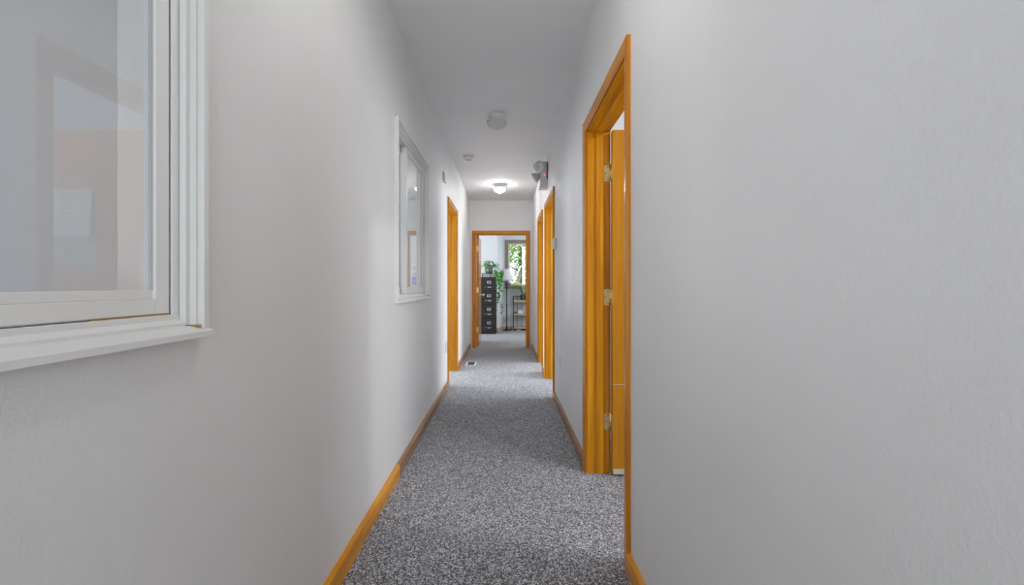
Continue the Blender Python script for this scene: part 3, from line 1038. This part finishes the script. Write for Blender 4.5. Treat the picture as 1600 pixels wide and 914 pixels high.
for vx, vy, ln, sway in vines:
    pts = [Vector((.02, 0, .13)), Vector((vx * .6, vy * .6, .16))]
    for i in range(1, 15):
        t = i / 14
        pts.append(Vector((vx + sway * math.sin(t * 5 + vx * 30) * .6, vy - .04 * math.sin(t * 4), .10 - ln * t)))
    add_tube(bm2, pts, .003, 5)
    for i, p in enumerate(pts[2:]):
        n = 4 if i < 4 else (2 if i < 8 else i % 2)
        for q in range(n):
            a = rnd.uniform(0, 2 * PI)
            add_leaf(bm, p + Vector((rnd.uniform(-.03, .03), rnd.uniform(-.02, .02), rnd.uniform(-.03, .03))),
                     (math.cos(a), -.5 + .5 * math.sin(a), -.5), (0, -1, .6), rnd.uniform(.045, .075), rnd.uniform(.035, .055))
f = build('foliage', bm, 'leaf1', pp)
f['kind'] = 'stuff'
build('stems', bm2, 'stem', pp, True)['kind'] = 'stuff'

# floor lamp
fl = tag(empty('floor_lamp', (.045, 11.18, 0)), 'dark floor lamp with a flared white shade before the garden window', 'floor lamp')
bm = bmesh.new(); add_lathe(bm, [(.120, 0), (.122, .008), (.110, .020), (.045, .034), (.030, .050), (.022, .075), (.014, .09)], n=32); build('base', bm, 'blackmetal', fl, True)
bm = bmesh.new(); add_lathe(bm, [(.013, .088), (.013, .62), (.018, .63), (.018, .66), (.013, .67), (.013, 1.05), (.022, 1.07), (.024, 1.10), (.013, 1.13), (.010, 1.40)], n=14); build('pole', bm, 'blackmetal', fl, True)
bm = bmesh.new()
sp = [(.172, 1.245), (.150, 1.30), (.122, 1.38), (.092, 1.46), (.070, 1.53), (.066, 1.54)]
add_lathe(bm, sp + [(r - .003, z) for r, z in reversed(sp)], n=36)
build('lamp_shade', bm, 'shade', fl, True)
bm = bmesh.new(); add_lathe(bm, [(.005, 1.40), (.005, 1.545), (.010, 1.55), (.011, 1.565), (.003, 1.575)], n=12); build('finial', bm, 'blackmetal', fl, True)
bm = bmesh.new()
for k in range(3):
    a = 2 * PI * k / 3
    add_tube(bm, [(0, 0, 1.525), (.066 * math.cos(a), .066 * math.sin(a), 1.532)], .003, 5)
build('shade_spider', bm, 'blackmetal', fl, True)
bm = bmesh.new()
add_tube(bm, [(0, 0, 1.09), (-.030, -.01, 1.16), (-.065, -.012, 1.215), (-.095, -.012, 1.225), (-.110, -.012, 1.205)], .007, 8)
build('side_arm', bm, 'blackmetal', fl, True)
bm = bmesh.new(); add_tube(bm, [(.10, 0, .008), (.16, .05, .006), (.20, .12, .006), (.17, .22, .010)], .004, 6); build('cord', bm, 'blackmetal', fl, True)

# plug adapter on the floor by the stand
pa = tag(empty('plug_adapter', (.155, 11.33, 0)), 'brown and white plug adapter on the carpet between lamp and plant stand', 'adapter')
bm = bmesh.new(); add_box(bm, -.030, .030, -.03, .03, .0005, .050); build('body', bm, 'rust', pa, bevel=.008)
bm = bmesh.new(); add_box(bm, .018, .050, -.05, -.032, .0005, .040); build('plug', bm, 'plastic', pa, bevel=.006)

# plant stand: black rod frame, three pale wood shelves
SX0, SX1, SY0, SY1 = .205, .76, 11.13, 11.41
ps = tag(empty('plant_stand', ((SX0 + SX1) / 2, (SY0 + SY1) / 2, 0)), 'black rod plant stand with three pale wooden shelves', 'plant stand')
for x in (SX0 + .008, SX1 - .008):
    for y in (SY0 + .008, SY1 - .008):
        rbox(ps, 'post', x - .008, x + .008, y - .008, y + .008, 0, .86, 'blackmetal')
sh_z = (.070, .395, .725)
for z in sh_z:
    rbox(ps, 'shelf', SX0 + .018, SX1 - .018, SY0 + .002, SY1 - .018, z - .022, z + .030, 'palewood', bevel=.003)
    for y in (SY0 + .008, SY1 - .008):
        rbox(ps, 'shelf_rod', SX0 + .016, SX1 - .016, y - .005, y + .005, z - .034, z - .0225, 'blackmetal')
for y in (SY0 + .008, SY1 - .008):
    rbox(ps, 'top_rod', SX0 + .016, SX1 - .016, y - .005, y + .005, .848, .860, 'blackmetal')
for x in (SX0 + .008, SX1 - .008):
    rbox(ps, 'top_rod', x - .005, x + .005, SY0 + .016, SY1 - .016, .848, .860, 'blackmetal')
for x in (.315, .425, .540, .650):
    rbox(ps, 'back_rod', x - .005, x + .005, SY1 - .013, SY1 - .003, .03, .86, 'blackmetal')

# spider plant on the top shelf
sp_ = tag(empty('spider_plant', (.475, 11.23, .755)), 'spider plant with arching pale leaves in a dark striped pot', 'plant')
bm = bmesh.new(); add_lathe(bm, [(.055, 0), (.080, .02), (.095, .07), (.092, .12), (.080, .145), (.075, .145), (.070, .13)], n=24); build('pot', bm, 'blackmetal', sp_, True)
for a in (255, 300):
    aa = R(a)
    bm = bmesh.new(); add_tube(bm, [((r + .001) * math.cos(aa), (r + .001) * math.sin(aa), z) for r, z in ((.056, .004), (.080, .02), (.095, .07), (.092, .12), (.081, .143))], .006, 6)
    build('stripe', bm, 'leaf2', sp_, True)
bm = bmesh.new(); add_lathe(bm, [(.072, .128), (.060, .134), (.010, .136)], n=18); build('soil', bm, 'soil', sp_, True)
bm = bmesh.new()
for k in range(60):
    a = rnd.uniform(R(-20), R(205)) if k % 2 else rnd.uniform(R(150), R(212))
    L = rnd.uniform(.22, .52)
    up = rnd.uniform(.10, .30)
    dv = Vector((math.cos(a), math.sin(a) * .34, 0))
    s = Vector((-dv.y, dv.x, 0)).normalized()
    prev = None
    for i in range(7):
        t = i / 6
        p = Vector((0, 0, .13)) + dv * L * t + Vector((0, 0, up * math.sin(t * 2.6) * 1.1 - L * .45 * t ** 3))
        w = .012 * (1 - t) ** .6 + .0008
        cur = (bm.verts.new(p + s * w), bm.verts.new(p - s * w))
        if prev:
            bm.faces.new((prev[0], cur[0], cur[1], prev[1]))
        prev = cur
build('foliage', bm, 'leaf2', sp_)['kind'] = 'stuff'

tb = tag(empty('tissue_box', (.385, 11.22, .425)), 'small white box on the middle shelf of the plant stand', 'box')
bm = bmesh.new(); add_box(bm, -.058, .058, -.05, .05, .0005, .072); build('body', bm, 'paper', tb, bevel=.004)
bm = bmesh.new(); add_box(bm, -.060, .060, -.052, .052, .070, .082); build('lid', bm, 'plastic', tb, bevel=.003)
st_ = tag(empty('small_stone_pot', (.255, 11.22, .425)), 'tiny dark pot beside the white box on the middle shelf', 'pot')
bm = bmesh.new(); add_lathe(bm, [(.016, 0), (.022, .006), (.024, .026), (.018, .034), (.014, .03)], n=14); build('body', bm, 'blackmetal', st_, True)
bm = bmesh.new(); add_lathe(bm, [(.017, .030), (.012, .033), (.002, .034)], n=12); build('soil', bm, 'soil', st_, True)
tr = tag(empty('storage_tray', (.46, 11.26, .0)), 'low black tray with a white front label under the plant stand', 'tray')
bm = bmesh.new(); add_box(bm, -.23, .26, -.11, .11, .0005, .028); build('body', bm, 'black', tr, bevel=.003)
bm = bmesh.new(); add_box(bm, -.18, -.06, -.112, -.109, .006, .024); build('label_strip', bm, 'paper', tr)

# garden window of the far office
w3 = struct(empty('window_3', ((WX0 + WX1) / 2, YF, WZ0)), 'weathered brown wooden window looking onto the green garden', 'window')
fw = .085
rbox(w3, 'casing', WX0 - .0, WX0 + fw, YF - .018, YF + .03, WZ0, WZ1, 'greywood', bevel=.003)
rbox(w3, 'casing', WX1 - fw, WX1, YF - .018, YF + .03, WZ0, WZ1, 'greywood', bevel=.003)
rbox(w3, 'head_casing', WX0 + fw, WX1 - fw, YF - .018, YF + .03, WZ1 - fw, WZ1, 'greywood', bevel=.003)
rbox(w3, 'apron', WX0 + fw, WX1 - fw, YF - .018, YF + .03, WZ0, WZ0 + .06, 'palewood', bevel=.003)
rbox(w3, 'sill', WX0 - .01, WX1 + .01, YF - .09, YF + .10, WZ0 + .06, WZ0 + .082, 'palewood', bevel=.003)
rbox(w3, 'sash', WX0 + fw, WX0 + fw + .045, YF + .06, YF + .10, WZ0 + .083, WZ1 - fw, 'white', bevel=.002)
rbox(w3, 'sash', WX1 - fw - .045, WX1 - fw, YF + .06, YF + .10, WZ0 + .083, WZ1 - fw, 'white', bevel=.002)
rbox(w3, 'sash_rail', WX0 + fw + .045, WX1 - fw - .045, YF + .06, YF + .10, WZ0 + .083, WZ0 + .12, 'white', bevel=.002)
rbox(w3, 'sash_rail', WX0 + fw + .045, WX1 - fw - .045, YF + .06, YF + .10, WZ1 - fw - .03, WZ1 - fw, 'white', bevel=.002)
rbox(w3, 'jamb', WX0, WX0 + .02, YF + .03, YF + .16, WZ0, WZ1, 'greywood')
rbox(w3, 'jamb', WX1 - .02, WX1, YF + .03, YF + .16, WZ0, WZ1, 'greywood')
rbox(w3, 'pane', WX0 + fw + .045, WX1 - fw - .045, YF + .078, YF + .082, WZ0 + .12, WZ1 - fw - .03, 'glass')

zsl = WZ0 + .0825
dp = tag(empty('sill_pot', (.115, YF - .035, zsl)), 'small grey pot with a white rim on the garden window sill', 'pot')
bm = bmesh.new(); add_lathe(bm, [(.034, 0), (.040, .006), (.050, .06), (.048, .062)], n=18); build('body', bm, 'greypot', dp, True)
bm = bmesh.new(); add_lathe(bm, [(.050, .060), (.056, .064), (.058, .096), (.050, .098), (.046, .08), (.006, .078)], n=18); build('rim', bm, 'paper', dp, True)
db = tag(empty('sill_dish', (.295, YF - .03, zsl)), 'pale yellow green domed dish on the garden window sill', 'dish')
bm = bmesh.new(); add_lathe(bm, [(.050, 0), (.098, .010), (.104, .022), (.095, .045), (.070, .072), (.038, .088), (.008, .094)], n=24)
bm.transform(Matrix.Diagonal((1.05, .5, 1, 1))); build('dome', bm, 'lime', db, True)
bm = bmesh.new(); add_lathe(bm, [(.004, .090), (.012, .098), (.012, .106), (.003, .110)], n=12); build('lid_knob', bm, 'lime', db, True)

# ------------------------------------------------------------------ garden beyond the window
bm = bmesh.new(); add_box(bm, -14, 16, YF + .30, 34, -.55, -.45)
struct(build('ground', bm, 'lawn'), 'green lawn of the garden outside the window', 'lawn')
po = tag(empty('porch_post', (.59, 14.2, -.45)), 'white porch post with a sloping handrail in the garden', 'post')
bm = bmesh.new(); add_box(bm, -.045, .045, -.045, .045, 0, 2.75); build('post', bm, 'white', po, bevel=.01)
bm = bmesh.new(); add_box(bm, -.06, .06, -.06, .06, 2.75, 2.80); build('post_cap', bm, 'white', po, bevel=.01)
bm = bmesh.new(); add_box(bm, -.06, .06, -.06, .06, 0, .12); build('post_foot', bm, 'white', po, bevel=.01)
bm = bmesh.new(); add_tube(bm, [(-.045, 0, 2.19), (-.10, 0, 2.17), (-.24, 0, 1.82), (-.42, 0, 1.38), (-.75, 0, .55), (-.98, 0, 0)], .026, 10); build('handrail', bm, 'white', po, True)
bm = bmesh.new(); add_tube(bm, [(-.36, 0, 1.54), (-.18, -.0, 1.32), (-.045, 0, 1.22)], .014, 8); build('brace', bm, 'greyplastic', po, True)


def tree(x, y, h, cr, cz, n, mat, label, cat, seed, sx=1.0, ls=.12):
    t = tag(empty('garden_tree' if cat == 'tree' else 'garden_shrub', (x, y, -.45)), label, cat)
    rr = random.Random(seed)
    bm = bmesh.new()
    add_tube(bm, [(0, 0, 0), (.03, .02, h * .3), (-.02, 0, h * .6), (.02, 0, h * .9)], [.09 * h / 4, .07 * h / 4, .05 * h / 4, .015], 8)
    for k in range(6):
        a = rr.uniform(0, 2 * PI)
        z0 = h * rr.uniform(.3, .7)
        add_tube(bm, [(0, 0, z0), (.4 * cr * math.cos(a), .4 * cr * math.sin(a), z0 + .25 * cr), (.8 * cr * math.cos(a), .8 * cr * math.sin(a), z0 + .5 * cr)], [.03 * h / 4, .02 * h / 4, .006], 6)
    build('trunk', bm, 'bark', t, True)
    bm = bmesh.new()
    for k in range(n):
        while True:
            p = Vector((rr.uniform(-1, 1), rr.uniform(-1, 1), rr.uniform(-1, 1)))
            if .25 < p.length < 1:
                break
        q = Vector((p.x * cr * sx, p.y * cr, cz + p.z * (h - cz)))
        d = Vector((rr.uniform(-1, 1), rr.uniform(-1, 1), rr.uniform(-.8, .3)))
        add_leaf(bm, q, d, (rr.uniform(-.5, .5), -.6, 1), ls * rr.uniform(.7, 1.3), ls * .7)
    build('foliage', bm, mat, t)['kind'] = 'stuff'
    return t


tree(.55, 15.6, 4.2, .95, 3.25, 1500, 'leaf3', 'bright yellow green tree crown over the white porch post', 'tree', 1, 1.3, .13)
tree(1.35, 19.6, 3.6, 1.0, 2.0, 1400, 'leaf4', 'dark bluish green tree behind the porch post', 'tree', 2, 1.0, .14)
tree(-1.0, 20.5, 3.4, 1.1, 1.7, 1300, 'leaf5', 'cream flowering tree at the garden edge', 'tree', 3, 1.0, .14)
tree(.35, 16.4, 1.95, .55, 1.1, 700, 'leaf3', 'low light green shrub below the sloping handrail', 'shrub', 4, 1.0, .10)
tree(.95, 13.6, 3.1, .28, 1.5, 700, 'leaf4', 'slim dark green shrub beside the white porch post', 'shrub', 5, 1.0, .09)
tree(3.2, 17.0, 4.0, 1.3, 2.2, 1400, 'leaf3', 'broad green tree at the far side of the garden', 'tree', 6, 1.0, .15)
tree(-1.9, 17.0, 3.8, 1.2, 2.2, 1200, 'leaf4', 'tall dark green tree hidden behind the cabinet wall', 'tree', 7, 1.0, .15)
